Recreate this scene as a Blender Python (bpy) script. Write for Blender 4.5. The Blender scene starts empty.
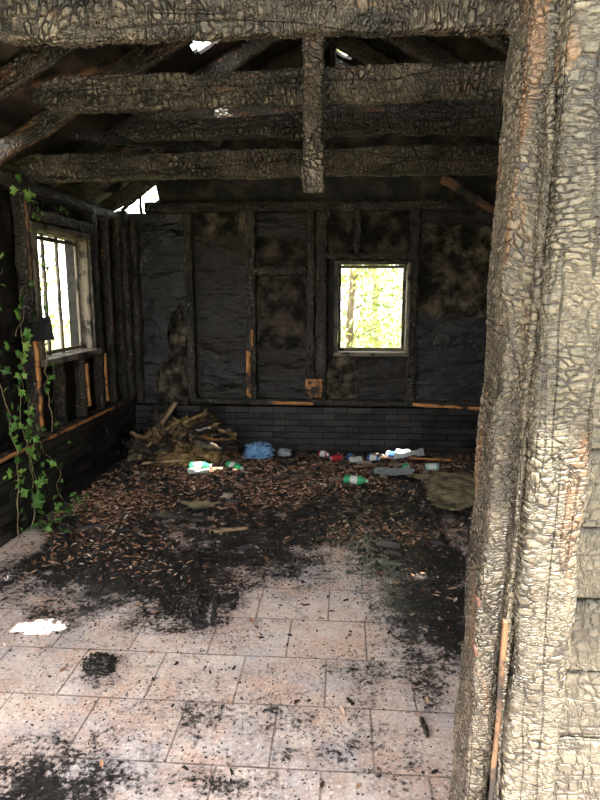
import bpy, math, random
import numpy as np
from mathutils import Matrix, Vector, Euler
random.seed(7); rng=np.random.default_rng(11)
S=bpy.context.scene
S.view_settings.view_transform='Standard'
# ------------------------------------------------------------ noise
def _h(i,j,k,s):
    n=(i*374761393+j*668265263+k*1274126177+s*974711)&0x7fffffff
    n=((n^(n>>13))*1274126177)&0x7fffffff
    n=(n^(n>>16))&0xffff
    return n/32767.5-1.0
def vnoise(P,f=1.0,seed=0):
    P=np.asarray(P,float)*f; I=np.floor(P).astype(np.int64); t=P-I; t=t*t*(3-2*t)
    r=0
    for a in (0,1):
        for b in (0,1):
            for c in (0,1):
                w=(t[:,0] if a else 1-t[:,0])*(t[:,1] if b else 1-t[:,1])*(t[:,2] if c else 1-t[:,2])
                r=r+w*_h(I[:,0]+a,I[:,1]+b,I[:,2]+c,seed)
    return r
def fbm(P,f,seed=0,o=4):
    r=0;a=1;t=0
    for i in range(o):
        r=r+a*vnoise(P,f*2**i,seed+i*13);t+=a;a*=.55
    return r/t
def n2(x,y,f,seed=0,o=4):
    return fbm(np.stack([x,y,np.zeros_like(x)+.37],1),f,seed,o)
def sstep(a,b,x):
    t=np.clip((x-a)/(b-a),0,1); return t*t*(3-2*t)
# ------------------------------------------------------------ objects
def empty(name,parent=None):
    o=bpy.data.objects.new(name,None); S.collection.objects.link(o); o.empty_display_size=.1
    if parent: o.parent=parent
    return o
def mobj(name,V,F,mats,parent=None,M=None,smooth=True,mi=None,attr=None):
    me=bpy.data.meshes.new(name)
    V=V.tolist() if hasattr(V,'tolist') else V; F=F.tolist() if hasattr(F,'tolist') else F
    me.from_pydata(V,[],F)
    if not isinstance(mats,(list,tuple)): mats=[mats]
    for m in mats: me.materials.append(m)
    if mi is not None: me.polygons.foreach_set('material_index',np.asarray(mi,dtype=np.int32))
    me.polygons.foreach_set('use_smooth',np.full(len(me.polygons),smooth))
    if attr:
        for k,(dom,vals) in attr.items():
            a=me.attributes.new(k,'FLOAT',dom); a.data.foreach_set('value',np.asarray(vals,dtype=np.float32))
    me.update()
    o=bpy.data.objects.new(name,me); S.collection.objects.link(o)
    if parent: o.parent=parent
    if M is not None: o.matrix_basis=M
    return o
def dense(lx,ly,lz,res,resx=None):
    n=[max(1,int(round(lx/(resx or res)))),max(1,int(round(ly/res))),max(1,int(round(lz/res)))]
    quads=[]
    for ax in range(3):
        u,v=(ax+1)%3,(ax+2)%3
        A,B=np.meshgrid(np.arange(n[u]),np.arange(n[v]),indexing='ij');A=A.ravel();B=B.ravel()
        for side in (0,1):
            q=np.zeros((len(A),4,3),int); q[:,:,ax]=n[ax]*side
            for c,(da,db) in enumerate(((0,0),(1,0),(1,1),(0,1))):
                q[:,c,u]=A+da; q[:,c,v]=B+db
            if side==0: q=q[:,::-1]
            quads.append(q)
    Q=np.concatenate(quads)
    key=(Q[...,0]*(n[1]+1)+Q[...,1])*(n[2]+1)+Q[...,2]
    uk,inv=np.unique(key.ravel(),return_inverse=True)
    k=uk%(n[2]+1); j=(uk//(n[2]+1))%(n[1]+1); i=uk//((n[2]+1)*(n[1]+1))
    V=np.stack([(i/n[0]-.5)*lx,(j/n[1]-.5)*ly,(k/n[2]-.5)*lz],1)
    return V,inv.reshape(-1,4)
_s=[100]
def beam(name,p0,p1,w,h,mat,res=.025,parent=None,pw=7,erode=.008,up=(0,0,1),burn=0.0,rag=.10):
    _s[0]+=1; sd=_s[0]
    p0=Vector(p0);p1=Vector(p1);X=(p1-p0);L=X.length;X.normalize()
    Z=Vector(up);Z=(Z-X*Z.dot(X)).normalized();Y=Z.cross(X)
    M=Matrix(((X.x,Y.x,Z.x,0),(X.y,Y.y,Z.y,0),(X.z,Y.z,Z.z,0),(0,0,0,1)))
    M.translation=(p0+p1)/2
    V,F=dense(L,w,h,res)
    a=np.abs(V[:,1])/(w/2);b=np.abs(V[:,2])/(h/2)
    r=np.maximum((a**pw+b**pw)**(1/pw),1); V[:,1]/=r; V[:,2]/=r
    W=V+sd*3.7
    V[:,2]*=1+ rag*vnoise(np.stack([W[:,0],W[:,0]*0,W[:,0]*0],1),4,sd)+rag*.7*vnoise(np.stack([W[:,0],W[:,0]*0,W[:,0]*0],1),13,sd+1)
    for c in (1,2): V[:,c]+=erode*fbm(W,9,sd+c*5,3)
    if burn:
        e=sstep(L/2-burn,L/2,np.abs(V[:,0])+burn*.3*vnoise(W,14,sd)); V[:,1]*=1-.5*e; V[:,2]*=1-.75*e
    return mobj(name,V,F,mat,parent,M)
def box(name,x0,x1,y0,y1,z0,z1,mat,parent=None):
    V=[(x,y,z) for x in (x0,x1) for y in (y0,y1) for z in (z0,z1)]
    F=[(0,1,3,2),(4,6,7,5),(0,4,5,1),(2,3,7,6),(0,2,6,4),(1,5,7,3)]
    return mobj(name,V,F,mat,parent,smooth=False)
def panel(name,o,u,v,lu,lv,mat,amp=.01,freq=5,res=.03,parent=None,flip=False,ragged=0,thick=0):
    _s[0]+=1
    nu=max(1,int(lu/res));nv=max(1,int(lv/res))
    A,B=np.meshgrid(np.linspace(0,1,nu+1),np.linspace(0,1,nv+1),indexing='ij')
    A=A.ravel();B=B.ravel();o=np.array(o,float);u=np.array(u,float);v=np.array(v,float)
    if ragged:
        q=np.stack([A*lu,B*lv,A*0],1)+_s[0]
        A=A+ragged/lu*fbm(q,8,_s[0],3)*np.abs(A-.5)*2; B=B+ragged/lv*fbm(q,8,_s[0]+3,3)*np.abs(B-.5)*2
    P=o+np.outer(A*lu,u)+np.outer(B*lv,v); n=np.cross(u,v)
    P+=np.outer(fbm(P+_s[0],freq,_s[0],3)*amp,n)
    I,J=np.meshgrid(np.arange(nu),np.arange(nv),indexing='ij');I=I.ravel();J=J.ravel()
    k=I*(nv+1)+J; F=np.stack([k,k+nv+1,k+nv+2,k+1],1)
    ob=mobj(name,P,F,mat,parent)
    if thick:
        m=ob.modifiers.new('thick','SOLIDIFY');m.thickness=thick;m.offset=1
    return ob
# ------------------------------------------------------------ materials
class NT:
    def __init__(s,name):
        s.m=bpy.data.materials.new(name); s.m.use_nodes=True; s.t=s.m.node_tree; s.t.nodes.clear()
        s.out=s.t.nodes.new('ShaderNodeOutputMaterial')
    def n(s,ty,ins=None,**kw):
        nd=s.t.nodes.new(ty)
        for k,v in kw.items(): setattr(nd,k,v)
        for k,v in (ins or {}).items():
            if isinstance(v,bpy.types.NodeSocket): s.t.links.new(v,nd.inputs[k])
            else: nd.inputs[k].default_value=v
        return nd
    def math(s,op,a,b=0.0,c=0.0):
        return s.n('ShaderNodeMath',{0:a,1:b,2:c},operation=op).outputs[0]
    def vm(s,op,a,b=(0,0,0)): return s.n('ShaderNodeVectorMath',{0:a,1:b},operation=op).outputs[0]
    def mix(s,f,a,b):
        nd=s.n('ShaderNodeMix',data_type='RGBA')
        for k,v in ((0,f),(6,a),(7,b)):
            if isinstance(v,bpy.types.NodeSocket): s.t.links.new(v,nd.inputs[k])
            else: nd.inputs[k].default_value=(v if k==0 else (*v,1))
        return nd.outputs[2]
    def mr(s,v,a,b,c=0.0,d=1.0,smooth=True):
        return s.n('ShaderNodeMapRange',{0:v,1:a,2:b,3:c,4:d},interpolation_type='SMOOTHSTEP' if smooth else 'LINEAR').outputs[0]
    def noise(s,vec,sc,det=4,rough=.6,col=False):
        nd=s.n('ShaderNodeTexNoise',{'Vector':vec,'Scale':sc,'Detail':det,'Roughness':rough})
        return nd.outputs['Color' if col else 'Fac']
    def coord(s):
        tc=s.n('ShaderNodeTexCoord').outputs['Object']
        oi=s.n('ShaderNodeObjectInfo')
        return s.vm('ADD',tc,s.vm('MULTIPLY',oi.outputs['Location'],(7.31,5.17,3.77))), oi.outputs['Random']
    def finish(s,col,rough=.7,bump=None,bs=.3,bd=.01,disp=None,ds=.006,spec=.4,trans=None,metal=0):
        b=s.n('ShaderNodeBsdfPrincipled')
        for k,v in (('Base Color',col),('Roughness',rough),('Specular IOR Level',spec),('Metallic',metal)):
            if isinstance(v,bpy.types.NodeSocket): s.t.links.new(v,b.inputs[k])
            else: b.inputs[k].default_value=(*v,1) if k=='Base Color' else v
        if bump is not None:
            bn=s.n('ShaderNodeBump',{'Height':bump,'Strength':bs,'Distance':bd}); s.t.links.new(bn.outputs[0],b.inputs['Normal'])
        sh=b.outputs[0]
        if trans:
            tr=s.n('ShaderNodeBsdfTranslucent',{'Color':col if isinstance(col,bpy.types.NodeSocket) else (*col,1)})
            sh=s.n('ShaderNodeMixShader',{0:trans,1:sh,2:tr.outputs[0]}).outputs[0]
        s.t.links.new(sh,s.out.inputs[0])
        if disp is not None:
            d=s.n('ShaderNodeDisplacement',{'Height':disp,'Midlevel':.6,'Scale':ds}); s.t.links.new(d.outputs[0],s.out.inputs[2])
            s.m.displacement_method='BOTH'
        return s.m
def cells(t,vec,rnd=.9):
    a=t.n('ShaderNodeTexVoronoi',{'Vector':vec,'Scale':1.0,'Randomness':rnd},feature='F1',distance='CHEBYCHEV')
    b=t.n('ShaderNodeTexVoronoi',{'Vector':vec,'Scale':1.0,'Randomness':rnd},feature='F2',distance='CHEBYCHEV')
    return t.math('SUBTRACT',b.outputs['Distance'],a.outputs['Distance']), a.outputs['Color']
def char(name,sx=30,sy=24,dark=(.012,.011,.010),light=(.10,.092,.08),ds=.008,ashy=.5,brown=.0,rough=.5,warp=1.0,crk=.8):
    # alligator char: blocky checks of varying size, split by cracks that fade in and out, plus long fissures along the grain (local X)
    t=NT(name); v,r=t.coord()
    k=warp/sx
    d=t.vm('MULTIPLY',t.vm('SUBTRACT',t.noise(v,sx*.22,4,.6,col=True),(.5,.5,.5)),(k*1.6,k*2.2,k*2.2))
    d2=t.vm('MULTIPLY',t.vm('SUBTRACT',t.noise(v,2.6,2,.5,col=True),(.5,.5,.5)),(.16,.10,.10))
    vv=t.vm('ADD',t.vm('ADD',v,d),d2)
    e1,c1=cells(t,t.vm('MULTIPLY',vv,(sx,sy,sy)),.95)
    e2,c2=cells(t,t.vm('MULTIPLY',vv,(sx*2.1,sy*1.5,sy*1.5)),1.0)
    size=t.mr(t.noise(v,sx*.16,3,.6),.42,.58)
    m2=t.math('MULTIPLY_ADD',size,.75,.15); m1=t.math('SUBTRACT',1.0,t.math('MULTIPLY',size,.55))
    h1=t.mr(e1,0.0,.30); h2=t.mr(e2,0.0,.30)
    fis=t.math('ABSOLUTE',t.math('SUBTRACT',t.noise(t.vm('MULTIPLY',v,(.10,1,1)),sy*.42,2,.5),.5))
    fh=t.mr(fis,.0,.022)
    sep=t.n('ShaderNodeSeparateColor',{0:c1}); s2=t.n('ShaderNodeSeparateColor',{0:c2})
    g1=t.math('SUBTRACT',1.0,t.math('MULTIPLY',t.math('SUBTRACT',1.0,h1),m1))
    g2=t.math('SUBTRACT',1.0,t.math('MULTIPLY',t.math('SUBTRACT',1.0,h2),m2))
    h=t.math('ADD',t.math('MULTIPLY',g1,.42),t.math('MULTIPLY',g2,.24))
    h=t.math('MULTIPLY_ADD',sep.outputs[0],.24,h)
    h=t.math('MULTIPLY_ADD',fh,.25,h)
    lo=t.noise(t.vm('MULTIPLY',v,(.6,1.6,1.6)),4.0,6,.7)
    tone=t.mr(lo,.5-ashy*.38,.80-ashy*.20)
    tone=t.math('MULTIPLY',tone,t.math('MULTIPLY_ADD',sep.outputs[1],.50,.50))
    tone=t.math('MULTIPLY',tone,t.math('MULTIPLY_ADD',s2.outputs[1],.40,.68))
    tone=t.math('MULTIPLY',tone,t.mr(t.noise(v,sx*1.7,5,.75),.25,.7,.45,1.3))
    col=t.mix(tone,dark,light)
    if brown:
        bm=t.mr(t.noise(t.vm('MULTIPLY',v,(1.2,5,5)),2.4,4),.66-brown*.2,.74-brown*.2)
        col=t.mix(t.math('MULTIPLY',bm,.65),col,(.15,.072,.030))
    k1=t.math('MULTIPLY',t.math('SUBTRACT',1.0,t.mr(e1,.0,.16)),m1); k2=t.math('MULTIPLY',t.math('SUBTRACT',1.0,t.mr(e2,-.03,.15)),m2)
    kk=t.math('MAXIMUM',t.math('MAXIMUM',k1,t.math('MULTIPLY',k2,.85)),t.math('MULTIPLY',t.math('SUBTRACT',1.0,fh),.85))
    col=t.mix(t.math('MULTIPLY',kk,crk),col,(.004,.0035,.003))
    hb=t.math('MULTIPLY_ADD',t.noise(v,sx*5,4,.7),.20,h)
    return t.finish(col,t.mr(tone,0,1,rough-.15,rough+.1),bump=hb,bs=.7,bd=ds,disp=h,ds=ds,spec=.5)
M_joist=char('charred_joist_wood',40,24,(.006,.005,.0045),(.215,.175,.125),.014,.52,.15,.5,1.0,.95)
M_joist2=char('charred_joist_wood_dark',40,28,(.004,.0035,.003),(.045,.038,.03),.013,.6,.1)
M_rafter=char('charred_rafter_wood',28,22,(.004,.0035,.003),(.09,.072,.05),.008,.5,.5)
M_stud=char('charred_stud_wood',34,28,(.005,.0045,.004),(.13,.108,.078),.012,.55,.15,.5,1.0,.95)
M_post=char('alligator_char_post',88,40,(.018,.015,.011),(.205,.178,.126),.0056,.70,.22,.5,1.0,.92)
M_post2=char('alligator_char_jamb',90,50,(.010,.008,.006),(.15,.122,.082),.0052,.62,.42,.5,1.0,.95)
M_siding=char('charred_siding_wood',50,42,(.026,.023,.018),(.195,.172,.128),.0038,.80,0,.6,1.0,.75)
def simple(name,c1,c2,sc=8,rough=.7,bs=.3,bd=.01,contrast=(.35,.65),spec=.3,stretch=(1,1,1),trans=None):
    t=NT(name); v,r=t.coord(); v=t.vm('MULTIPLY',v,stretch)
    n=t.noise(v,sc,6,.65); col=t.mix(t.mr(n,*contrast),c1,c2)
    return t.finish(col,rough,bump=t.noise(v,sc*3,5),bs=bs,bd=bd,spec=spec,trans=trans)
def tarm(name,c1,c2,spec,dustc=(.045,.036,.030),da=.4):
    t=NT(name); v,r=t.coord()
    n=t.noise(v,2.2,6,.7); col=t.mix(t.mr(n,.35,.65),c1,c2)
    b=t.math('MULTIPLY_ADD',t.noise(t.vm('MULTIPLY',v,(1,1,2.5)),3,4,.5),3.5,t.math('MULTIPLY',t.noise(v,28,4,.7),.5))
    dust=t.mr(t.noise(t.vm('MULTIPLY',v,(3,3,.6)),4,6,.75),.50,.70,0,da)
    col=t.mix(dust,col,dustc)
    return t.finish(col,t.mr(n,.3,.7,.28,.6),bump=b,bs=.7,bd=.03,spec=spec)
M_tar=tarm('sooty_tar_paper',(.0022,.0022,.0026),(.009,.009,.011),.42)
M_tar2=tarm('sooty_tar_paper_brown',(.0035,.0028,.0024),(.014,.011,.009),.28)
M_ins=simple('scorched_insulation',(.006,.005,.004),(.15,.12,.082),6,.9,1,.05,(.40,.70))
M_insb=simple('scorched_insulation_dark',(.005,.004,.0035),(.085,.066,.047),6,.9,1,.05,(.40,.70))
M_black=simple('charcoal_black',(.003,.003,.003),(.018,.016,.014),9,.7,.6,.02)
M_roof=simple('burnt_roof_boards',(.004,.0035,.003),(.060,.046,.033),6,.7,.6,.02,(.42,.75),stretch=(1,.25,1))
M_yel=simple('yellow_insulation_wool',(.018,.012,.007),(.34,.225,.098),7,.95,1,.05,(.36,.66))
M_tan=simple('tan_insulation_mat',(.06,.05,.03),(.28,.23,.13),12,.95,.6,.02,(.3,.65))
M_rust=simple('rusty_iron',(.03,.013,.010),(.11,.05,.035),60,.75,.4,.002)
M_mound=simple('ash_and_char_debris',(.005,.004,.004),(.10,.062,.042),26,.8,1,.03,(.42,.72))
M_ground=simple('forest_ground',(.10,.09,.04),(.22,.24,.09),2,.95,.5,.05)
M_bark=simple('tree_bark',(.12,.09,.06),(.3,.25,.18),5,.9,.8,.03,stretch=(1,1,.2))
def wood(name,c1,c2,charm=.5):
    t=NT(name); v,r=t.coord()
    g=t.noise(t.vm('MULTIPLY',v,(1.5,22,22)),3,4); col=t.mix(t.mr(g,.3,.7),c1,c2)
    m=t.mr(t.noise(v,7,5,.7),charm-.06,charm+.06)
    col=t.mix(m,col,(.012,.010,.009))
    return t.finish(col,.7,bump=g,bs=.3,bd=.004)
M_raw=wood('exposed_orange_wood',(.30,.12,.038),(.52,.25,.085),.54)
M_rawd=wood('smoked_brown_wood',(.07,.035,.018),(.17,.09,.045),.50)
M_plank=wood('weathered_plank_wood',(.18,.11,.06),(.34,.24,.14),.58)
M_plankd=wood('charred_plank_wood',(.07,.05,.035),(.16,.11,.07),.47)
M_frame=wood('scorched_window_frame_wood',(.085,.068,.05),(.19,.155,.115),.56)
M_frame2=wood('scorched_window_frame_dark',(.045,.036,.028),(.11,.09,.07),.48)
t=NT('sooty_black_brick'); v,r=t.coord(); n=t.noise(v,6,5); rn=t.n('ShaderNodeAttribute',attribute_name='rnd').outputs['Fac']
col=t.mix(t.mr(t.math('MULTIPLY_ADD',rn,.35,n),.4,.9),(.002,.002,.0025),(.024,.021,.019))
M_brick=t.finish(col,.45,bump=t.noise(v,30,5,.7),bs=.6,bd=.01,spec=.25)
def leafmat(name,ramp,trans=.3,rough=.6):
    t=NT(name); rn=t.n('ShaderNodeAttribute',attribute_name='rnd').outputs['Fac']
    cr=t.n('ShaderNodeValToRGB',{0:rn}); el=cr.color_ramp.elements
    while len(el)<len(ramp): el.new(.5)
    for e,(p,c) in zip(el,ramp): e.position=p; e.color=(*c,1)
    return t.finish(cr.outputs[0],rough,trans=trans,spec=.3)
M_litter=leafmat('dead_leaf_litter',[(0,(.014,.010,.008)),(.2,(.09,.046,.028)),(.5,(.28,.14,.08)),(.85,(.48,.29,.185)),(1,(.66,.54,.43))],.1,.7)
M_chips=leafmat('charcoal_chips',[(0,(.005,.005,.005)),(.75,(.025,.021,.019)),(.92,(.12,.085,.06)),(1,(.36,.30,.24))],.0,.6)
M_ivy=leafmat('ivy_leaf_green',[(0,(.03,.09,.018)),(.6,(.11,.25,.045)),(1,(.28,.42,.11))],.3,.45)
M_tree=leafmat('tree_leaf_green',[(0,(.14,.22,.05)),(.5,(.38,.44,.15)),(1,(.75,.72,.42))],.5,.6)
# floor
t=NT('pink_beige_tiles_with_soot'); v=t.n('ShaderNodeTexCoord').outputs['Object']
vo=t.vm('ADD',v,(.05,.11,0))
vo=t.vm('ADD',vo,t.vm('MULTIPLY',t.vm('SUBTRACT',t.noise(v,2,2,col=True),(.5,.5,.5)),(.012,.012,0)))
bk=t.n('ShaderNodeTexBrick',{'Vector':vo,'Color1':(1,1,1,1),'Color2':(0,0,0,1),'Mortar':(.5,.5,.5,1),'Scale':1.0,'Mortar Size':.0042,'Mortar Smooth':.25,'Bias':0.0,'Brick Width':.34,'Row Height':.30},offset=.5)
tile=t.n('ShaderNodeSeparateColor',{0:bk.outputs['Color']}).outputs[0]
n1=t.noise(v,2.2,8,.75); n2_=t.noise(v,5,7,.75); n3=t.noise(v,42,5,.75)
base=t.mix(t.mr(n2_,.35,.65),(.56,.405,.335),(.78,.655,.58))
base=t.mix(t.math('MULTIPLY',tile,.26),base,(.46,.31,.24))
base=t.mix(t.mr(n1,.46,.62,0,.62),base,(.47,.45,.50))
pk=t.mr(t.noise(vo,3.1,5,.7),.50,.62,0,.6); base=t.mix(pk,base,(.62,.39,.29))
base=t.mix(t.mr(n3,.53,.67,0,.5),base,(.26,.20,.18))
base=t.mix(t.mr(t.noise(v,80,4,.7),.54,.64,0,.75),base,(.90,.84,.79))
gb=t.mr(t.noise(v,6,4,.7),.35,.62,.5,.95)
base=t.mix(t.math('MULTIPLY',bk.outputs['Fac'],gb),base,(.17,.12,.10))
so=t.n('ShaderNodeAttribute',attribute_name='soot').outputs['Fac']
mm=t.math('ADD',so,t.math('MULTIPLY_ADD',t.noise(v,7,9,.8),2.1,-1.05))
mm=t.math('ADD',mm,t.math('MULTIPLY_ADD',t.noise(v,55,4,.7),1.2,-.6))
m1=t.mr(mm,.02,.65,0,.66); m2=t.mr(mm,.36,.60,0,.97)
sp=t.n('ShaderNodeTexVoronoi',{'Vector':v,'Scale':60.0},feature='F1').outputs['Distance']
spm=t.math('MULTIPLY',t.mr(sp,.36,.18),t.mr(t.noise(v,3.3,5,.7),.43,.57,0,.85))
base=t.mix(spm,base,(.07,.06,.065))
base=t.mix(m1,base,(.15,.13,.14)); sootc=t.mix(t.mr(n3,.45,.7),(.004,.004,.0045),(.05,.044,.042))
base=t.mix(m2,base,sootc)
hh=t.math('SUBTRACT',t.math('MULTIPLY',n3,.35),bk.outputs['Fac'])
rg=t.math('MULTIPLY_ADD',m2,-.12,t.mr(n2_,.3,.7,.34,.60))
M_floor=t.finish(base,rg,bump=hh,bs=.5,bd=.005,spec=.4)
def dirty(name,c,rough=.4,metal=0,dirt=.55):
    t=NT(name); v,r=t.coord(); m=t.mr(t.noise(v,30,5,.7),dirt,dirt+.15,0,.8)
    return t.finish(t.mix(m,c,(.05,.04,.035)),rough,bump=m,bs=.1,bd=.002,metal=metal)
M_green=dirty('green_bottle_plastic',(.04,.30,.13),.2); M_mint=dirty('mint_can_paint',(.25,.48,.34),.35)
M_white=dirty('white_label_paper',(.55,.58,.56),.6,0,.55); M_red=dirty('red_can_paint',(.35,.02,.03),.3); M_blue=dirty('blue_fabric',(.14,.27,.45),.85,0,.57)
M_cyan=dirty('blue_can_paint',(.05,.13,.34),.3); M_alu=dirty('aluminium_metal',(.5,.5,.5),.3,.9); M_grayp=dirty('grey_plastic_sheet',(.27,.30,.33),.4,0,.50)
# ------------------------------------------------------------ layout constants
XL,XR,YB=-2.15,1.95,5.80; ZT=2.26; RX,RZ=-.1,3.50
def roofz(x): return np.where(x<RX, 2.35+.561*(x+2.15), RZ-.561*(x-RX))
# ------------------------------------------------------------ floor
nx,ny=216,320; gx=np.linspace(-2.18,2.0,nx+1); gy=np.linspace(-.6,5.84,ny+1)
A,B=np.meshgrid(gx,gy,indexing='ij');A=A.ravel();B=B.ravel()
def blobs(x,y,L):
    r=np.zeros_like(x)
    for cx,cy,rx,ry,a in L: r=np.maximum(r,a*np.exp(-(((x-cx)/rx)**2+((y-cy)/ry)**2)**1.0*.8))
    return r
SOOT=[(-1.55,3.45,.6,.65,1.0),(-1.05,3.0,.5,.35,.9),(-.75,2.72,.30,.30,.8),(.40,3.45,.36,.55,1.0),(.45,2.75,.32,.48,.9),(.75,2.35,.25,.25,.6),
(-.95,1.55,.36,.22,.8),(-.97,2.16,.12,.10,.45),(-.35,3.75,.9,.4,.9),(.1,3.95,.7,.4,1.1),(-1.3,2.6,.3,.2,.5),(.1,1.8,.3,.15,.36),(-.5,1.9,.3,.2,.30),(.3,2.2,.3,.2,.42),(-.5,3.3,.55,.4,.66),(1.0,3.9,.4,.6,.8),(-.2,2.7,.3,.3,.25),(-.4,1.6,.25,.15,.3),(-.2,3.1,.3,.25,.45)]
def soot(x,y):
    s=np.maximum(sstep(3.6,4.35,y)*1.1,blobs(x,y,SOOT))
    s=s+.42*n2(x,y,1.9,5)
    s=s-.75*np.exp(-((x+1.95)/.22)**2-((y-3.35)/.25)**2)
    return np.clip(s,0,1.2)
LIT=[(-.85,4.75,1.1,.6,1.0),(-.1,4.85,.8,.45,.9),(-1.6,4.1,.5,.6,.9),(-1.4,3.3,.45,.45,.75),(.5,5.1,.7,.4,.8),(-.8,2.85,.35,.3,.55),(.45,2.8,.3,.35,.5),(1.2,4.7,.6,.8,.5),(.3,3.7,.5,.4,.55)]
def litter(x,y): return np.clip(blobs(x,y,LIT)+.45*n2(x,y,2.6,9),0,1)
I,J=np.meshgrid(np.arange(nx),np.arange(ny),indexing='ij');I=I.ravel();J=J.ravel();k=I*(ny+1)+J
F=np.stack([k,k+ny+1,k+ny+2,k+1],1)
mobj('floor',np.stack([A,B,0*A],1),F,M_floor,smooth=False,attr={'soot':('POINT',soot(A,B))})
deb=empty('charred_floor_debris')
def moundh(x,y):
    m=sstep(.35,1.0,blobs(x,y,LIT)*sstep(3.2,4.4,y)+.25*n2(x,y,3,21))
    m=m*sstep(0,.1,x-XL-.12)*sstep(0,.1,5.68-y)
    return m*(.035+.02*n2(x,y,7,31))+.014*m*n2(x,y,25,33)-.004
nx2,ny2=200,140; gx=np.linspace(XL+.10,1.88,nx2+1); gy=np.linspace(3.0,5.68,ny2+1)
A,B=np.meshgrid(gx,gy,indexing='ij');A=A.ravel();B=B.ravel();H=moundh(A,B)
I,J=np.meshgrid(np.arange(nx2),np.arange(ny2),indexing='ij');I=I.ravel();J=J.ravel();k=I*(ny2+1)+J
F=np.stack([k,k+ny2+1,k+ny2+2,k+1],1); F=F[(H[F]>-.002).any(1)]
mobj('ash_mound',np.stack([A,B,H],1),F,M_mound,deb)
def scatter(name,n,dens,mat,smin,smax,kind,ybounds=(1.6,5.64),parent=deb,zoff=.004):
    xs=rng.uniform(XL+.16,1.86,n*12);ys=rng.uniform(*ybounds,n*12)
    keep=rng.uniform(0,1,n*12)<dens(xs,ys); xs=xs[keep][:n];ys=ys[keep][:n];n=len(xs)
    z=np.maximum(moundh(xs,ys),0)*(ys>3.0)+zoff
    s=rng.uniform(smin,smax,n); yaw=rng.uniform(0,6.28,n); tilt=rng.normal(0,.35,n); c,sn=np.cos(yaw),np.sin(yaw)
    if kind=='leaf':
        base=np.array([(-1,0,0),(-.2,-.42,.18),(.45,-.3,.15),(1,0,.1),(.45,.3,.15),(-.2,.42,.18),(.1,0,0)])
        P=np.repeat(base[None],n,0)*s[:,None,None]
        fl=[(0,1,2,6),(2,3,6),(3,4,6),(0,6,4,5)]
    elif kind=='twig':
        base=np.array([(-1,-.05,0),(-1,.05,0),(-1,0,.08),(0,-.05,.05),(0,.06,.05),(0,0,.13),(1,-.02,0),(1,.04,0),(1,0,.05)])
        P=np.repeat(base[None],n,0)*s[:,None,None]; P[:,3:6,1]+=(rng.normal(0,.12,n)*s)[:,None]
        fl=[(0,1,4,3),(1,2,5,4),(2,0,3,5),(3,4,7,6),(4,5,8,7),(5,3,6,8)]
    else:
        base=np.array([(-1,-.5,0),(1,-.6,0),(1.1,.4,0),(-.8,.6,0),(-.7,-.4,.5),(.8,-.3,.6),(.7,.3,.45),(-.6,.4,.55)])
        P=np.repeat(base[None],n,0)*(1+.3*rng.normal(0,1,(n,8,3)))*s[:,None,None]
        P[:,:,0]*=rng.uniform(.6,2.0,n)[:,None]
        P[:,:4,2]=-.002
        fl=[(0,1,5,4),(1,2,6,5),(2,3,7,6),(3,0,4,7),(4,5,6,7)]
    X=P[...,0]*c[:,None]-P[...,1]*sn[:,None]; Y=P[...,0]*sn[:,None]+P[...,1]*c[:,None]
    Z=P[...,2]
    if kind=='leaf': Z=Z+np.abs(np.sin(tilt))[:,None]*(P[...,0]+s[:,None])*.5
    P=np.stack([X+xs[:,None],Y+ys[:,None],Z+z[:,None]],2).reshape(-1,3); nb=len(base)
    F=[tuple(i*nb+q for q in f) for i in range(n) for f in fl]
    r=np.repeat(rng.uniform(0,1,n),len(fl))
    return mobj(name,P,F,mat,parent,smooth=False,attr={'rnd':('FACE',r)})
scatter('leaf_litter',16000,lambda x,y:litter(x,y)**1.6*sstep(2.6,4.4,y)*1.0+.002,M_litter,.008,.024,'leaf')
scatter('charcoal_fragments',13000,lambda x,y:np.clip(soot(x,y)-.25,0,1)**2*.9+.010,M_chips,.002,.010,'chip')
scatter('fine_crumbs',9000,lambda x,y:.05+np.clip(soot(x,y),0,1)*.5,M_chips,.0012,.0035,'chip',(1.5,3.9))
scatter('wood_char_chunks',750,lambda x,y:np.clip(soot(x,y)-.2,0,1)**2*sstep(2.8,4.0,y),M_chips,.012,.042,'chip')
scatter('twigs',420,lambda x,y:np.clip(soot(x,y)-.2,0,1)**2*sstep(2.4,4.2,y)+.004,M_litter,.02,.06,'twig')
# ------------------------------------------------------------ ceiling joists
def joist(y,z,x0,x1,h,roll=0,burn=0,w=.055,mat=None,rag=.07):
    return beam('ceiling_joist',(x0,y,z-roll),(x1,y,z+roll),w,h,mat or M_joist,.010,pw=12,erode=.010,burn=burn,rag=rag)
joist(2.02,2.385,XL-.05,XR,.18,.006)
joist(2.85,2.412,-1.42,XR,.145,.02,.12)
joist(3.45,2.41,-1.25,XR,.12,.02,.1,mat=M_joist2,rag=.2)
joist(4.10,2.345,XL-.03,XR,.165,.012)
beam('hanging_king_post',(-.135,2.765,1.95),(-.135,2.765,3.3),.085,.05,M_joist,.012,pw=8,erode=.012,up=(0,1,0))
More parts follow.
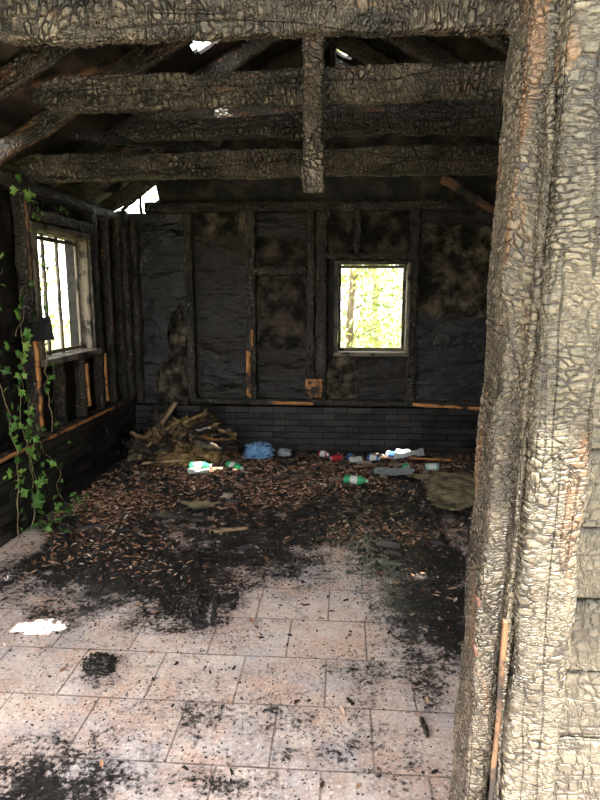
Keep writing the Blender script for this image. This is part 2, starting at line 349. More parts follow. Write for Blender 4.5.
# ------------------------------------------------------------ roof
roof=empty('roof')
holes=[(-.83,4.14,.16,.12),(-1.06,1.69,.14,.055),(-1.50,1.73,.06,.03),(-1.32,1.60,.03,.025),(.78,4.75,.19,.09),(-.03,5.52,.08,.05),(-.36,5.56,.05,.04),(-2.16,3.6,.09,.12),(-.55,4.05,.03,.03),(.9,3.5,.025,.025),(-1.3,2.25,.03,.02),(-1.5,2.2,.02,.03),(.75,2.3,.035,.03)]
for nm,x0,x1 in (('roof_boards_left',-2.42,RX),('roof_boards_right',RX,2.25)):
    nu=int((x1-x0)/.025);nv=int(5.6/.025);gx=np.linspace(x0,x1,nu+1);gy=np.linspace(.45,6.05,nv+1)
    A,B=np.meshgrid(gx,gy,indexing='ij');A=A.ravel();B=B.ravel()
    Z=roofz(A)+.05+.006*n2(A,B,4,3)
    Z=Z+.012*np.floor(((A-x0)%.28)/.14)
    I,J=np.meshgrid(np.arange(nu),np.arange(nv),indexing='ij');I=I.ravel();J=J.ravel();k=I*(nv+1)+J
    F=np.stack([k,k+nv+1,k+nv+2,k+1],1); cx=A[F].mean(1);cy=B[F].mean(1);keep=np.ones(len(F),bool)
    for hx,hy,rx,ry in holes:
        keep&= (((cx-hx)/rx)**2+((cy-hy)/ry)**2+.5*n2(cx,cy,14,4))>1
    o=mobj(nm,np.stack([A,B,Z],1),F[keep],M_roof,roof,smooth=False)
    so_=o.modifiers.new('thick','SOLIDIFY');so_.thickness=.022;so_.offset=1
for y in (.75,1.30,1.95,2.55,3.15,3.72,4.42,5.02,5.62):
    for sgn,xe in ((-1,-2.35),(1,2.2)):
        beam('rafter',(xe,y,float(roofz(np.array(xe)))-.03),(RX,y,RZ-.03),.05,.13,M_rafter,.02,roof)
beam('ridge_board',(RX,.5,RZ-.05),(RX,6.0,RZ-.05),.04,.18,M_rafter,.03,roof)
beam('fallen_batten',(-2.0,3.2,2.48),(-1.15,3.9,2.95),.03,.05,M_rawd,.02,roof)
beam('fallen_batten_b',(-1.95,2.5,2.44),(-1.0,2.8,2.93),.05,.10,M_joist,.015,roof)
beam('fallen_batten_c',(-1.9,4.6,2.50),(-.6,4.7,2.80),.03,.05,M_plankd,.02,roof)
beam('fallen_batten_d',(-1.7,3.9,2.50),(-1.0,4.9,2.62),.04,.06,M_joist2,.02,roof)
beam('collar_tie_a',(-1.35,4.38,2.72),(1.1,4.38,2.76),.04,.14,M_rafter,.02,roof)
beam('collar_tie_b',(-1.2,3.2,2.85),(1.0,3.2,2.9),.04,.12,M_rafter,.02,roof)
beam('slipped_rafter',(.85,5.62,2.52),(1.65,5.66,2.06),.05,.08,M_rawd,.02,roof)
# ------------------------------------------------------------ back wall
wb=empty('wall_back')
WX0,WX1,WZ0,WZ1=-.06,.61,.95,1.80
for nm,a in (('sheathing_left',(XL-.15,WX0,0,ZT)),('sheathing_right',(WX1,XR+.12,0,ZT)),('sheathing_below',(WX0,WX1,0,WZ0)),('sheathing_above',(WX0,WX1,WZ1,ZT))):
    box(nm,a[0],a[1],5.86,5.96,a[2],a[3],M_black,wb)
G=[(-1.84,ZT),(-1.86,2.34),(-1.76,2.40),(-1.80,2.60),(RX,3.54),(XR,2.40),(XR,ZT)]
V=[(x,5.86,z) for x,z in G]+[(x,5.94,z) for x,z in G]; n=len(G)
mobj('gable_sheathing',V,[tuple(range(n)),tuple(range(2*n-1,n-1,-1))]+[(i,i+n,(i+1)%n+n,(i+1)%n) for i in range(n)],M_roof,wb,smooth=False)
beam('gable_batten_a',(-2.12,5.84,2.30),(-1.72,5.84,2.60),.02,.03,M_stud,.015,wb,erode=.01)
beam('gable_batten_b',(-1.93,5.84,2.25),(-1.93,5.84,2.55),.02,.025,M_stud,.015,wb,up=(0,1,0),erode=.01)
def bp(nm,x0,x1,z0,z1,mat,amp=.012,y=5.825,fr=5): panel(nm,(x0,y,z0),(1,0,0),(0,0,1),x1-x0,z1-z0,mat,amp,fr,.025,wb,ragged=.07 if 'ins' in nm else 0)
bp('tar_paper_a',-2.15,-1.50,.35,2.27,M_tar,.03,fr=3)
bp('tar_paper_b',-1.42,-.91,.40,2.30,M_tar2,.012,fr=3)
bp('insulation_a',-1.44,-.89,2.02,2.30,M_ins,.06,5.79,9)
bp('tar_paper_c',-.83,-.34,.42,2.28,M_tar2,.02)
bp('insulation_b',-.83,-.34,1.76,2.02,M_insb,.06,5.79,9)
bp('insulation_c',-.83,-.34,1.0,1.70,M_insb,.06,5.79,9)
bp('insulation_d',-.15,.10,WZ1+.02,2.28,M_insb,.03,5.80,9)
bp('insulation_e',.16,.60,WZ1+.02,2.28,M_insb,.03,5.81,9)
bp('insulation_f',-.15,.15,.42,WZ0-.02,M_ins,.03,5.80,9)
bp('tar_paper_e',.15,.62,.42,WZ0-.02,M_tar2,.015)
bp('tar_paper_f',.70,1.42,1.25,2.28,M_tar2,.02)
bp('insulation_g',.70,1.44,1.32,2.12,M_ins,.06,5.785,9)
bp('tar_paper_g',.70,1.42,.42,1.34,M_tar,.03,5.79,3)
bp('tar_paper_h',1.48,1.95,.42,2.28,M_tar2,.02)
def stud(nm,x,w,z0,z1,mat=None,y=5.765,d=.10): beam(nm,(x,y,z0),(x,y,z1),w,d,mat or M_stud,.012,wb,up=(0,1,0),erode=.016,pw=8)
stud('corner_post',-2.09,.09,.3,2.28); stud('corner_stud',-1.98,.05,.45,2.2)
stud('stud_1',-1.46,.075,.46,2.3); stud('stud_2',-.87,.085,.46,2.3); stud('stud_3',-.30,.07,.46,2.3); stud('stud_4',-.20,.10,.46,2.3)
stud('stud_5',.13,.06,WZ1+.05,2.3); stud('stud_6',.655,.085,.46,2.3); stud('stud_7',1.45,.07,.46,2.3)
beam('blocking_1',(-.84,5.765,1.72),(-.34,5.765,1.73),.09,.075,M_stud,.012,wb,erode=.012)
beam('window_header',(-.2,5.765,1.86),(.66,5.765,1.86),.08,.06,M_stud,.012,wb,erode=.012)
beam('top_plate',(-1.86,5.77,2.31),(XR,5.77,2.31),.10,.09,M_stud,.016,wb,erode=.012)
beam('sill_plate',(-1.5,5.755,.475),(XR,5.755,.475),.10,.05,M_stud,.016,wb,erode=.01)
beam('raw_wood_1',(-.895,5.700,.52),(-.895,5.700,.98),.05,.02,M_raw,.02,wb,up=(0,1,0),erode=.008)
beam('raw_wood_1b',(-.86,5.700,1.0),(-.86,5.700,1.18),.02,.015,M_raw,.02,wb,up=(0,1,0),erode=.006)
beam('raw_wood_2',(-.26,5.690,.53),(-.26,5.690,.71),.16,.02,M_raw,.012,wb,up=(0,1,0),erode=.016,rag=.2)
beam('raw_wood_3',(-.66,5.690,.478),(-.27,5.690,.468),.02,.03,M_raw,.02,wb,erode=.006)
beam('raw_wood_4',(.68,5.690,.475),(1.38,5.690,.44),.02,.035,M_raw,.02,wb,erode=.006)
def lump(name,c,dim,mat,seed,parent=None,amp=.35,rot=0,flat=True,f=4,res=34):
    th=np.linspace(0,math.pi,res//2+1);ph=np.linspace(0,2*math.pi,res+1)[:-1]
    T,Pp=np.meshgrid(th,ph,indexing='ij'); D=np.stack([np.sin(T)*np.cos(Pp),np.sin(T)*np.sin(Pp),np.cos(T)],2).reshape(-1,3)
    D=D/np.maximum((np.abs(D)**4).sum(1)**.25,1e-6)[:,None]
    r=1+amp*fbm(D+seed,f*.5,seed,5); P=D*r[:,None]*np.array(dim)/2
    ca,sa=math.cos(rot),math.sin(rot); P=np.stack([P[:,0]*ca-P[:,1]*sa,P[:,0]*sa+P[:,1]*ca,P[:,2]],1)
    if flat: P[:,2]=np.maximum(P[:,2],-dim[2]*.42)
    n=len(ph); m=len(th)
    F=[(i*n+j,(i+1)*n+j,(i+1)*n+(j+1)%n,i*n+(j+1)%n) for i in range(m-1) for j in range(n)]
    return mobj(name,P+np.array(c),F,mat,parent)
lump('torn_insulation',(-1.57,5.76,.90),(.20,.10,.75),M_ins,5,wb,.8,flat=False,f=7,res=48)
lump('torn_insulation_b',(-1.66,5.74,.62),(.24,.10,.36),M_ins,8,wb,.8,flat=False,f=7,res=48)
def bricks(name,axis,a0,a1,plane,ztop,parent):
    V=[];F=[];R=[]; h=.062; L=.24; row=0; z=0
    while z+h<=ztop+.001:
        a=a0-(row%2)*L/2
        while a<a1:
            s=max(a,a0)+.003; e=min(a+L,a1)-.003
            if e-s>.02:
                d=plane+random.uniform(-.008,.004); b=len(V); g=.003
                for (da,z_) in ((s,z+g),(e,z+g),(e,z+h-g),(s,z+h-g)):
                    for dep in (0,1):
                        if axis=='x': V.append((da,d+random.uniform(-.002,.002) if dep==0 else 5.83,z_))
                        else: V.append((-d+random.uniform(-.002,.002) if dep==0 else XL-.03,da,z_))
                F+=[(b,b+2,b+4,b+6),(b,b+1,b+3,b+2),(b+2,b+3,b+5,b+4),(b+4,b+5,b+7,b+6),(b+6,b+7,b+1,b)]
                R+=[random.random()]*5
            a+=L
        z+=h;row+=1
    return mobj(name,V,F,M_brick,parent,smooth=False,attr={'rnd':('FACE',R)})
bricks('brick_skirt','x',XL+.05,XR,5.70,.45,wb)
# ------------------------------------------------------------ left wall
wl=empty('wall_left')
LY0,LY1,LZ0,LZ1=4.08,4.98,1.04,1.95
for nm,a in (('sheathing_front',(1.0,LY0,0,ZT)),('sheathing_rear',(LY1,5.96,0,ZT)),('sheathing_below',(LY0,LY1,0,LZ0)),('sheathing_above',(LY0,LY1,LZ1,ZT))):
    box(nm,XL-.16,XL-.06,a[0],a[1],a[2],a[3],M_black,wl)
def lp(nm,y0,y1,z0,z1,mat,amp=.015,x=XL-.03,fr=4): panel(nm,(x,y0,z0),(0,1,0),(0,0,1),y1-y0,z1-z0,mat,amp,fr,.03,wl)
ys=[1.05,1.65,2.25,2.85,3.40,3.97]
for i in range(5): lp('tar_paper_%d'%i,ys[i]+.04,ys[i+1]-.03,.5,2.24,M_tar2,.02)
lp('tar_paper_w',4.0,5.1,.5,LZ0-.04,M_tar2,.02); lp('insulation_w',4.0,5.1,LZ1+.04,2.25,M_insb,.03)
lp('tar_paper_r',5.06,5.8,.5,2.25,M_tar,.02)
def ls(nm,y,w,z0,z1,mat=None,x=XL+.02,d=.08): return beam(nm,(x,y,z0),(x,y,z1),d,w,mat or M_stud,.014,wl,up=(0,1,0),erode=.012)
for i,y in enumerate(ys): ls('stud_%d'%i,y,.06,.5,2.25)
ls('stud_r',5.12,.08,.5,2.25); ls('stud_r2',5.40,.05,.5,2.25,M_rafter); ls('stud_c',5.68,.08,.5,2.25)
for i,y in enumerate((4.35,4.72)): ls('cripple_%d'%i,y,.05,.5,LZ0-.03)
ls('raw_wood_a',3.95,.045,.60,1.22,M_raw,XL+.075,.02); ls('raw_wood_b',4.74,.03,.60,.95,M_raw,XL+.075,.02); ls('raw_wood_c',5.11,.03,.58,1.0,M_raw,XL+.08,.02); ls('raw_wood_d',3.96,.025,1.45,2.15,M_rawd,XL+.07,.02)
beam('top_plate',(XL,1.0,2.22),(XL,5.8,2.22),.12,.08,M_stud,.02,wl,erode=.01)
beam('sill_plate',(XL+.06,1.0,.525),(XL+.06,5.68,.50),.10,.035,M_plankd,.02,wl,erode=.01)
beam('raw_sill_edge',(XL+.12,3.0,.527),(XL+.12,5.3,.507),.015,.025,M_raw,.02,wl,erode=.005)
bricks('brick_skirt','y',1.0,5.70,-(XL+.12),.50,wl)
beam('wall_girt',(XL+.02,4.02,2.05),(XL+.02,5.1,2.05),.07,.08,M_stud,.02,wl,erode=.01)
# ------------------------------------------------------------ right wall, front wall
wr=empty('wall_right')
box('sheathing',XR+.06,XR+.16,1.0,5.96,0,ZT,M_black,wr)
panel('tar_paper',(XR+.03,5.8,0),(0,-1,0),(0,0,1),4.7,2.26,M_tar2,.02,4,.04,wr)
for i,y in enumerate((1.6,2.2,2.8,3.4,4.0,4.6,5.2,5.7)): beam('stud_%d'%i,(XR,y,.02),(XR,y,2.25),.08,.06,M_stud,.025,wr,up=(0,1,0))
beam('top_plate',(XR+.03,1.0,2.22),(XR+.03,5.8,2.22),.12,.08,M_stud,.03,wr)
wf=empty('wall_front')
z=.0;i=0
while z<2.4:
    beam('siding_board_%d'%i,(.385+.012*z,1.045+.004*(i%2),z+.066),(2.05,1.045,z+.066),.045,.136,M_siding,.007 if z>.3 else .02,wf,pw=14,erode=.003,rag=.010)
    z+=.138;i+=1
box('sheathing',.42,2.05,1.085,1.14,0,2.4,M_black,wf)
dj=empty('door_jamb_post')
beam('outer_stud',(.320,1.00,.0),(.366,1.00,2.5),.088,.14,M_post,.0040,dj,up=(0,1,0),pw=9,erode=.008,rag=.02)
beam('inner_stud',(.248,1.045,.0),(.305,1.045,2.5),.048,.135,M_post2,.0040,dj,up=(0,1,0),pw=8,erode=.012,rag=.03)
beam('stop_strip',(.272,.966,.0),(.305,.970,1.8),.010,.03,M_post2,.005,dj,up=(0,1,0),erode=.006)
beam('raw_sliver',(.2735,.953,.55),(.2825,.955,.96),.009,.008,M_rawd,.004,dj,up=(0,1,0),erode=.006,rag=.3)
sp_=empty('rusty_strike_plate')
beam('plate',(.240,1.0,.885),(.242,1.0,.985),.004,.020,M_rust,.003,sp_,up=(0,1,0),erode=.001)
beam('upper_lip',(.240,.99,.980),(.238,.965,.982),.005,.010,M_rust,.003,sp_,erode=.001)
beam('lower_lip',(.240,.99,.890),(.238,.965,.888),.005,.010,M_rust,.003,sp_,erode=.001)
# ------------------------------------------------------------ windows
w1=empty('window_1')
def fr(nm,p0,p1,w,h,mat,par,up=(0,0,1)): beam(nm,p0,p1,w,h,mat,.02,par,up=up,erode=.004,pw=12,rag=.03)
X0,X1,Z0,Z1=WX0,WX1,WZ0,WZ1
fr('head',(X0-.02,5.78,Z1),(X1+.02,5.78,Z1),.20,.035,M_frame2,w1); fr('sill',(X0-.02,5.77,Z0),(X1+.02,5.77,Z0),.22,.04,M_frame,w1)
fr('side_l',(X0,5.78,Z0),(X0,5.78,Z1),.035,.20,M_frame2,w1,(0,1,0)); fr('side_r',(X1,5.78,Z0),(X1,5.78,Z1),.035,.20,M_frame,w1,(0,1,0))
fr('sash_top',(X0,5.84,Z1-.035),(X1,5.84,Z1-.035),.03,.03,M_frame,w1); fr('sash_bottom',(X0,5.84,Z0+.035),(X1,5.84,Z0+.035),.03,.03,M_frame,w1)
fr('sash_l',(X0+.032,5.84,Z0),(X0+.032,5.84,Z1),.03,.03,M_frame,w1,(0,1,0)); fr('sash_r',(X1-.03,5.84,Z0),(X1-.03,5.84,Z1),.03,.03,M_frame,w1,(0,1,0))
w2=empty('window_2'); XX=XL-.02
fr('head',(XX,LY0-.03,LZ1+.01),(XX,LY1+.03,LZ1+.01),.12,.04,M_frame,w2); fr('sill',(XX+.03,LY0-.05,LZ0-.01),(XX+.03,LY1+.05,LZ0-.01),.18,.045,M_frame,w2)
fr('side_a',(XX,LY0,LZ0),(XX,LY0,LZ1),.12,.04,M_frame,w2,(0,1,0)); fr('side_b',(XX,LY1,LZ0),(XX,LY1,LZ1),.12,.04,M_frame,w2,(0,1,0))
fr('casing_a',(XX+.075,LY0-.02,LZ0),(XX+.075,LY0-.02,LZ1+.04),.02,.07,M_frame,w2,(0,1,0)); fr('casing_b',(XX+.075,LY1+.02,LZ0),(XX+.075,LY1+.02,LZ1+.04),.02,.06,M_frame2,w2,(0,1,0)); fr('casing_t',(XX+.075,LY0,LZ1+.02),(XX+.075,LY1,LZ1+.02),.02,.05,M_frame,w2)
for i,y in enumerate((LY0+.035,LY0+.30,LY0+.52,LY1-.04)): fr('muntin_%d'%i,(XX-.03,y,LZ0),(XX-.03,y,LZ1),.022,.022,M_frame,w2,(0,1,0))
fr('sash_top',(XX-.03,LY0,LZ1-.04),(XX-.03,LY1,LZ1-.04),.022,.03,M_frame,w2); fr('sash_bottom',(XX-.03,LY0,LZ0+.035),(XX-.03,LY1,LZ0+.035),.022,.03,M_frame,w2)
t=NT('broken_glass'); b=t.n('ShaderNodeBsdfGlossy',{'Roughness':.05}); tr=t.n('ShaderNodeBsdfTransparent'); mx=t.n('ShaderNodeMixShader',{0:.12,1:tr.outputs[0],2:b.outputs[0]}); t.t.links.new(mx.outputs[0],t.out.inputs[0]); M_glass=t.m
mobj('glass_shard_1',[(XX-.03,LY0+.05,LZ0+.05),(XX-.03,LY0+.28,LZ0+.05),(XX-.03,LY0+.28,LZ0+.3),(XX-.03,LY0+.15,LZ0+.12)],[(0,1,2,3)],M_glass,w2,smooth=False)
mobj('glass_shard_2',[(XX-.03,LY1-.05,LZ1-.05),(XX-.03,LY1-.3,LZ1-.05),(XX-.03,LY1-.2,LZ1-.25),(XX-.03,LY1-.05,LZ1-.5)],[(0,1,2,3)],M_glass,w2,smooth=False)
panel('tar_paper_flap',(XL+.07,3.80,1.20),(.55,.83,0),(0,-.25,.97),.22,.16,M_tar,.03,8,.02,wl)
# ------------------------------------------------------------ ivy
iv=empty('ivy_vine')
def tube(name,pts,r0,r1,mat,parent,ns=6):
    pts=[Vector(p) for p in pts]; V=[];F=[]
    for i,p in enumerate(pts):
        d=(pts[min(i+1,len(pts)-1)]-pts[max(i-1,0)]).normalized(); a=d.orthogonal().normalized(); b=d.cross(a); r=r0+(r1-r0)*i/(len(pts)-1)
        for k in range(ns): V.append(p+a*r*math.cos(k*2*math.pi/ns)+b*r*math.sin(k*2*math.pi/ns))
    for i in range(len(pts)-1):
        for k in range(ns): F.append((i*ns+k,i*ns+(k+1)%ns,(i+1)*ns+(k+1)%ns,(i+1)*ns+k))
    return mobj(name,[tuple(v) for v in V],F,mat,parent)
M_stem=simple('ivy_stem_bark',(.08,.065,.035),(.2,.16,.09),20)
leafs=[]
def vine(y0,z0,y1,z1,n,dens,x=XL+.15,spread=.05,sz=(.022,.042)):
    pts=[]
    for i in range(n+1):
        f=i/n; pts.append((x+random.uniform(-.010,.02),y0+(y1-y0)*f+.04*math.sin(f*9+y0*7)+random.uniform(-.015,.015),z0+(z1-z0)*f))
    tube('stem',pts,.0045,.002,M_stem,iv)
    for p in pts:
        for _ in range(3):
            if random.random()<dens/3: leafs.append((p[0]+random.uniform(0,.05),p[1]+random.gauss(0,spread),p[2]+random.gauss(0,spread),random.uniform(*sz)))
vine(3.58,.02,3.60,1.40,22,1.9,spread=.05,sz=(.026,.048)); vine(3.68,.02,3.58,1.0,16,1.4,spread=.06,sz=(.024,.044)); vine(4.0,.55,3.93,2.2,34,.9,x=XL+.12,spread=.02,sz=(.016,.028))
vine(3.60,1.25,3.9,1.75,12,.8,x=XL+.12); vine(3.45,.0,3.3,1.9,24,2); vine(4.05,.02,3.80,.55,10,1.2,spread=.06,sz=(.018,.034)); vine(3.95,2.0,4.45,2.12,12,.7,x=XL+.12,spread=.02,sz=(.016,.026))
vine(3.98,2.1,3.7,2.15,6,1.2,x=XL+.12,spread=.03)
for _ in range(34): leafs.append((XL+.17+abs(random.gauss(0,.14)),random.uniform(3.4,4.2),random.uniform(.02,.08),random.uniform(.02,.035)))
prof=[(0,-.1),(.35,-.45),(.55,-.35),(.62,.0),(1.0,.15),(.62,.42),(.45,.55),(.15,.75),(0,1.25),(-.15,.75),(-.45,.55),(-.62,.42),(-1.0,.15),(-.62,.0),(-.55,-.35),(-.35,-.45)]
V=[];F=[];R=[]
for (x,y,z,s) in leafs:
    E=Euler((random.gauss(0,.5),math.radians(90)+random.gauss(0,.5),random.gauss(0,.5))).to_matrix()@Matrix.Rotation(random.uniform(0,6.28),3,'Z')
    if z<.12: E=Euler((random.gauss(0,.4),random.gauss(0,.4),random.uniform(0,6))).to_matrix()
    b=len(V); x=max(x,XL+.13)
    V.append(tuple(Vector((x,y,z))+E@Vector((0,.3*s,.12*s))))
    for px,py in prof: V.append(tuple(Vector((x,y,z))+E@Vector((px*s,py*s,-.1*s*abs(px)))))
    n=len(prof); r=random.random()
    for k in range(n): F.append((b,b+1+k,b+1+(k+1)%n)); R.append(r)
mobj('leaves',V,F,M_ivy,iv,smooth=False,attr={'rnd':('FACE',R)})
# ------------------------------------------------------------ debris objects
ip=empty('insulation_pile'); ip.location=(.03,-.08,0)
for i,(x,y,z,dx,dy,dz,r) in enumerate([(-1.55,5.42,.13,.50,.30,.30,.2),(-1.27,5.38,.11,.40,.30,.22,-.3),(-1.42,5.5,.27,.38,.16,.18,.1),(-1.14,5.50,.08,.24,.22,.18,.5),(-1.5,5.18,.06,.4,.22,.10,-.1),(-1.75,5.30,.08,.25,.25,.16,.6)]):
    lump('wool_clump_%d'%i,(x,y,z),(dx,dy,dz),M_yel if i!=5 else M_ins,20+i,ip,.75,r,f=9,res=84)
rr_=random.Random(5)
for i in range(16):   # broken batt chunks, burnt board pieces and laths lying over the heap
    a=Vector((rr_.uniform(-1.88,-1.15),rr_.uniform(5.12,5.45),rr_.uniform(.10,.34)))
    yaw=rr_.uniform(-.9,.9); L=rr_.uniform(.12,.28); tz=rr_.uniform(-.3,.5)
    u=Vector((math.cos(yaw),math.sin(yaw)*.4,tz)).normalized(); w_=Vector((rr_.uniform(-.3,.3),-.8,rr_.uniform(.2,.6)))
    w_=(w_-u*w_.dot(u)).normalized()
    panel('batt_chunk_%d'%i,a,u,w_,L,rr_.uniform(.06,.15),(M_yel,M_yel,M_ins,M_plankd,M_stud)[i%5] if i%5<4 else M_insb,.03,9,.012,ip,ragged=.05,thick=.025)
beam('leaning_plank',(-1.82,5.15,.06),(-1.60,5.60,.50),.06,.018,M_plank,.02,ip,erode=.004)
beam('leaning_plank_b',(-1.66,5.2,.06),(-1.70,5.62,.48),.05,.018,M_plankd,.02,ip,erode=.004)
beam('leaning_plank_c',(-1.45,5.2,.20),(-1.30,5.62,.42),.05,.02,M_stud,.015,ip,erode=.006)
beam('short_plank',(-1.75,5.02,.06),(-1.40,5.08,.08),.05,.02,M_plank,.02,ip,erode=.004)
beam('thin_lath',(-1.30,5.20,.26),(-1.06,5.30,.20),.03,.015,M_raw,.02,ip,erode=.004)
beam('charred_lath',(-1.95,5.25,.10),(-1.5,5.35,.34),.04,.02,M_plankd,.02,ip,erode=.004)
beam('charred_lath_b',(-1.7,5.2,.10),(-1.2,5.40,.38),.04,.03,M_stud,.015,ip,erode=.006)
lump('rubble_heap',(-1.86,5.42,.09),(.26,.30,.24),M_ins,40,ip,.8,f=8,res=64)
lump('burnt_rag',(-1.72,5.55,.16),(.26,.18,.42),M_insb,41,ip,.8,f=8,res=64)
beam('fallen_plank',(-.83,3.58,.015),(-.60,3.66,.015),.03,.02,M_plank,.02,erode=.004)
beam('fallen_plank',(.12,4.98,.055),(.40,5.10,.05),.04,.015,M_plank,.02,erode=.004)
beam('fallen_plank',(.62,5.30,.055),(.98,5.25,.055),.04,.015,M_raw,.02,erode=.004)
beam('fallen_plank',(-1.2,3.85,.02),(-.9,3.75,.02),.05,.02,M_stud,.02,erode=.004)
beam('fallen_plank',(-.55,4.6,.05),(-.2,4.75,.06),.04,.015,M_plankd,.02,erode=.004)
def lathe(name,prof,mats,mi,loc,rot,n=20,parent=None,dent=0):
    V=[];F=[];MI=[]
    for (z,r) in prof:
        for k in range(n):
            a=k*2*math.pi/n; rr=r*(1+dent*math.sin(a*2+z*40)*.5); V.append((rr*math.cos(a),rr*math.sin(a),z))
    for i in range(len(prof)-1):
        for k in range(n): F.append((i*n+k,i*n+(k+1)%n,(i+1)*n+(k+1)%n,(i+1)*n+k)); MI.append(mi[i])
    F.append(tuple(range(n))[::-1]);MI.append(mi[0]); F.append(tuple((len(prof)-1)*n+k for k in range(n)));MI.append(mi[-1])
    M=Matrix.Translation(loc)@Euler(rot).to_matrix().to_4x4()
    return mobj(name,V,F,mats,parent,M,mi=MI)
canp=[(0,.024),(.006,.031),(.03,.033),(.09,.033),(.108,.032),(.117,.026),(.119,.027)]
def can(name,x,y,yaw,m1,m2,z=.030): lathe(name,canp,[M_alu,m1,m2],[0,1,2,1,0,0],(x,y,z+float(max(moundh(np.array([x]),np.array([y]))[0],0))),(math.pi/2,0,yaw),dent=.16)
botp=[(0,.028),(.008,.036),(.05,.036),(.055,.034),(.11,.034),(.115,.036),(.14,.033),(.165,.018),(.18,.013),(.182,.015),(.196,.015)]
def bottle(name,x,y,yaw,z=.034): lathe(name,botp,[M_green,M_white],[0,0,0,1,0,0,0,0,1,1],(x,y,z+float(max(moundh(np.array([x]),np.array([y]))[0],0))),(math.pi/2,0,yaw),dent=.10)
bottle('green_bottle',.03,4.62,1.35); bottle('green_bottle',-1.30,4.90,1.7); bottle('green_bottle',-.98,5.00,.9)
can('drink_can',-.20,5.50,.9,M_red,M_white); can('drink_can',-.10,5.30,1.9,M_red,M_red); can('drink_can',.24,5.30,1.3,M_cyan,M_white); can('drink_can',.08,5.42,.3,M_cyan,M_cyan)
can('drink_can',.56,5.04,.2,M_mint,M_green); can('drink_can',.43,5.52,1.1,M_white,M_cyan); can('drink_can',.72,5.02,1.6,M_mint,M_white)
lump('blue_rag',(-.76,5.38,.07),(.22,.18,.12),M_blue,51,None,.9,f=9,res=60)
lump('grey_rag',(-.52,5.42,.05),(.12,.12,.06),M_grayp,52,None,.7,f=7,res=32)
panel('grey_plastic_panel',(.28,4.78,.055),(.97,-.2,.03),(.2,.97,.05),.32,.18,M_grayp,.03,5,.02,ragged=.04)
panel('white_paper_sheet',(.50,5.32,.06),(.98,-.1,.05),(.1,.98,.1),.26,.18,M_white,.05,6,.02,ragged=.05)
panel('white_paper_sheet',(.10,5.12,.05),(.9,.3,.05),(-.3,.9,.1),.12,.10,M_white,.03,8,.02,ragged=.03)
panel('white_paper_sheet',(-1.28,4.70,.05),(.97,.1,.03),(-.1,.97,.05),.18,.12,M_white,.03,8,.02,ragged=.04)
panel('tan_insulation_mat',(.68,4.05,.03),(.98,.1,.02),(-.1,.98,.02),.5,.75,M_tan,.04,6,.015,ragged=.12)
panel('tan_insulation_mat',(-1.1,3.95,.03),(.98,.1,.02),(-.1,.98,.02),.24,.14,M_tan,.03,6,.015,ragged=.08)
lump('charred_clump',(-.97,2.16,.02),(.10,.08,.045),M_stud,61,None,.9,f=9,res=48)
lump('charred_clump',(-.72,2.66,.02),(.09,.12,.05),M_stud,62,None,.9,f=9,res=48)
beam('charred_stick',(-.62,2.75,.012),(-.58,2.52,.012),.02,.02,M_stud,.01,erode=.006)
beam('charred_stick',(.30,1.95,.007),(.31,1.86,.007),.012,.012,M_stud,.01,erode=.003)
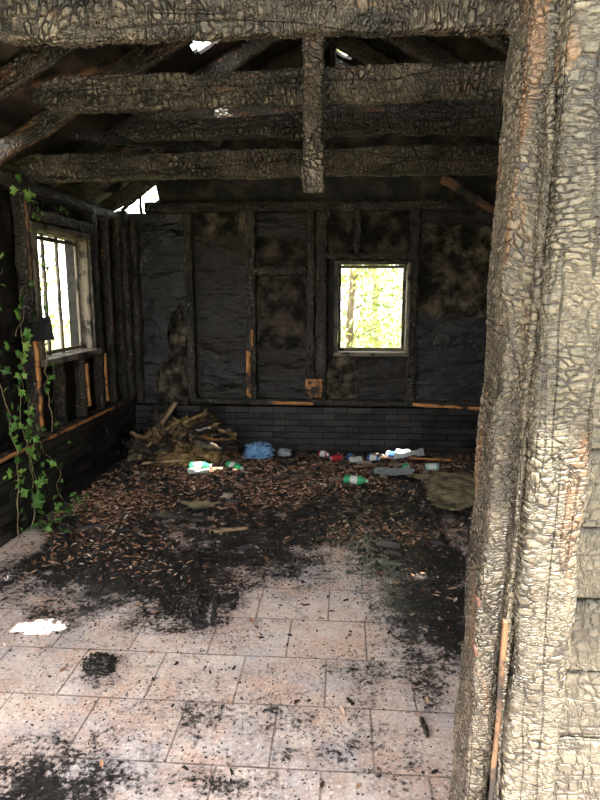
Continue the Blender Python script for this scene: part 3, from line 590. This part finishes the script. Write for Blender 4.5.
# ------------------------------------------------------------ outdoors
mobj('ground_outside',[(-30,-30,-.12),(30,-30,-.12),(30,40,-.12),(-30,40,-.12)],[(0,1,2,3)],M_ground,smooth=False)
box('floor_slab',-2.30,2.10,-.62,5.98,-.12,-.004,M_black)
def treemesh(seed,h=6.0,low=.3,nl=4200,rad=1.5):
    r=np.random.default_rng(seed); rr=random.Random(seed); V=[];F=[];MI=[];R=[]
    def tb(pts,r0,r1,ns=8):
        b=len(V)
        for i,p in enumerate(pts):
            rad_=r0+(r1-r0)*i/(len(pts)-1)
            for k in range(ns): V.append((p[0]+rad_*math.cos(k*6.283/ns),p[1]+rad_*math.sin(k*6.283/ns),p[2]))
        for i in range(len(pts)-1):
            for k in range(ns): F.append((b+i*ns+k,b+i*ns+(k+1)%ns,b+(i+1)*ns+(k+1)%ns,b+(i+1)*ns+k));MI.append(0);R.append(0)
    lean=rr.uniform(-.4,.4); tr=[(lean*(i/12)**1.5+rr.uniform(-.03,.03),rr.uniform(-.03,.03),-.12+h*i/12) for i in range(13)]; tb(tr,.07,.02)
    cl=[]
    for _ in range(26):
        i=rr.randint(1,12); p=tr[i]; a=rr.uniform(0,6.28); L=rr.uniform(.4,rad)
        pts=[(p[0]+L*f*math.cos(a),p[1]+L*f*math.sin(a),p[2]+.5*L*f*(1-.3*f)) for f in (0,.33,.66,1)]; tb(pts,.02,.006,5); cl+=pts[1:]
    cl=np.array(cl); c=cl[r.integers(0,len(cl),nl)]+r.normal(0,.24,(nl,3)); c=c[c[:,2]>low*.2]
    for p in c:
        s=rr.uniform(.03,.075); u=r.normal(0,1,3);u/=np.linalg.norm(u);w=r.normal(0,1,3);w-=u*w.dot(u);w/=np.linalg.norm(w);b=len(V)
        V.extend([tuple(p-u*s),tuple(p+w*s*.5),tuple(p+u*s),tuple(p-w*s*.5)]);F.append((b,b+1,b+2,b+3));MI.append(1);R.append(rr.random())
    return mobj('tree',V,F,[M_bark,M_tree],None,smooth=False,mi=MI,attr={'rnd':('FACE',R)})
protos=[treemesh(i,h=5.5+i*.7,nl=3600) for i in range(3)]
places=[(.1,9.5),(1.4,10.4),(.7,12.5),(-5.6,9.2),(-6.6,11.2),(-4.6,11.5),(-5.3,7.4),(2.6,13),(-.9,12),(-8.5,12.5)]
for i,(x,y) in enumerate(places):
    o=protos[i] if i<3 else bpy.data.objects.new('tree',protos[i%3].data)
    if i>=3: S.collection.objects.link(o)
    o.location=(x,y,0); o.rotation_euler=(0,0,i*1.3)
# ------------------------------------------------------------ light
W=bpy.data.worlds.new('sky'); S.world=W; W.use_nodes=True; nt=W.node_tree; nt.nodes.clear()
out=nt.nodes.new('ShaderNodeOutputWorld');bg=nt.nodes.new('ShaderNodeBackground');sky=nt.nodes.new('ShaderNodeTexSky')
sky.sky_type='HOSEK_WILKIE'; sky.turbidity=6; sky.ground_albedo=.4
sv=Vector((.1,-.25,1)).normalized(); sky.sun_direction=sv
mx=nt.nodes.new('ShaderNodeMix');mx.data_type='RGBA';mx.inputs[0].default_value=.75;mx.inputs[7].default_value=(1.0,.98,.95,1)
nt.links.new(sky.outputs[0],mx.inputs[6]);nt.links.new(mx.outputs[2],bg.inputs[0]);bg.inputs[1].default_value=8.3;nt.links.new(bg.outputs[0],out.inputs[0])
sl=bpy.data.lights.new('sun','SUN');sl.energy=34;sl.angle=.01;sl.color=(1,.95,.86);so2=bpy.data.objects.new('sun',sl);S.collection.objects.link(so2)
so2.rotation_euler=(-sv).to_track_quat('-Z','Y').to_euler(); so2.location=(0,-3,10)
# ------------------------------------------------------------ camera
cd=bpy.data.cameras.new('camera');cd.lens=27;cd.sensor_width=36;cd.clip_start=.02
c=bpy.data.objects.new('camera',cd);S.collection.objects.link(c);c.location=(0,0,1.5);c.rotation_euler=(math.radians(90-9.9),0,math.radians(4));S.camera=c
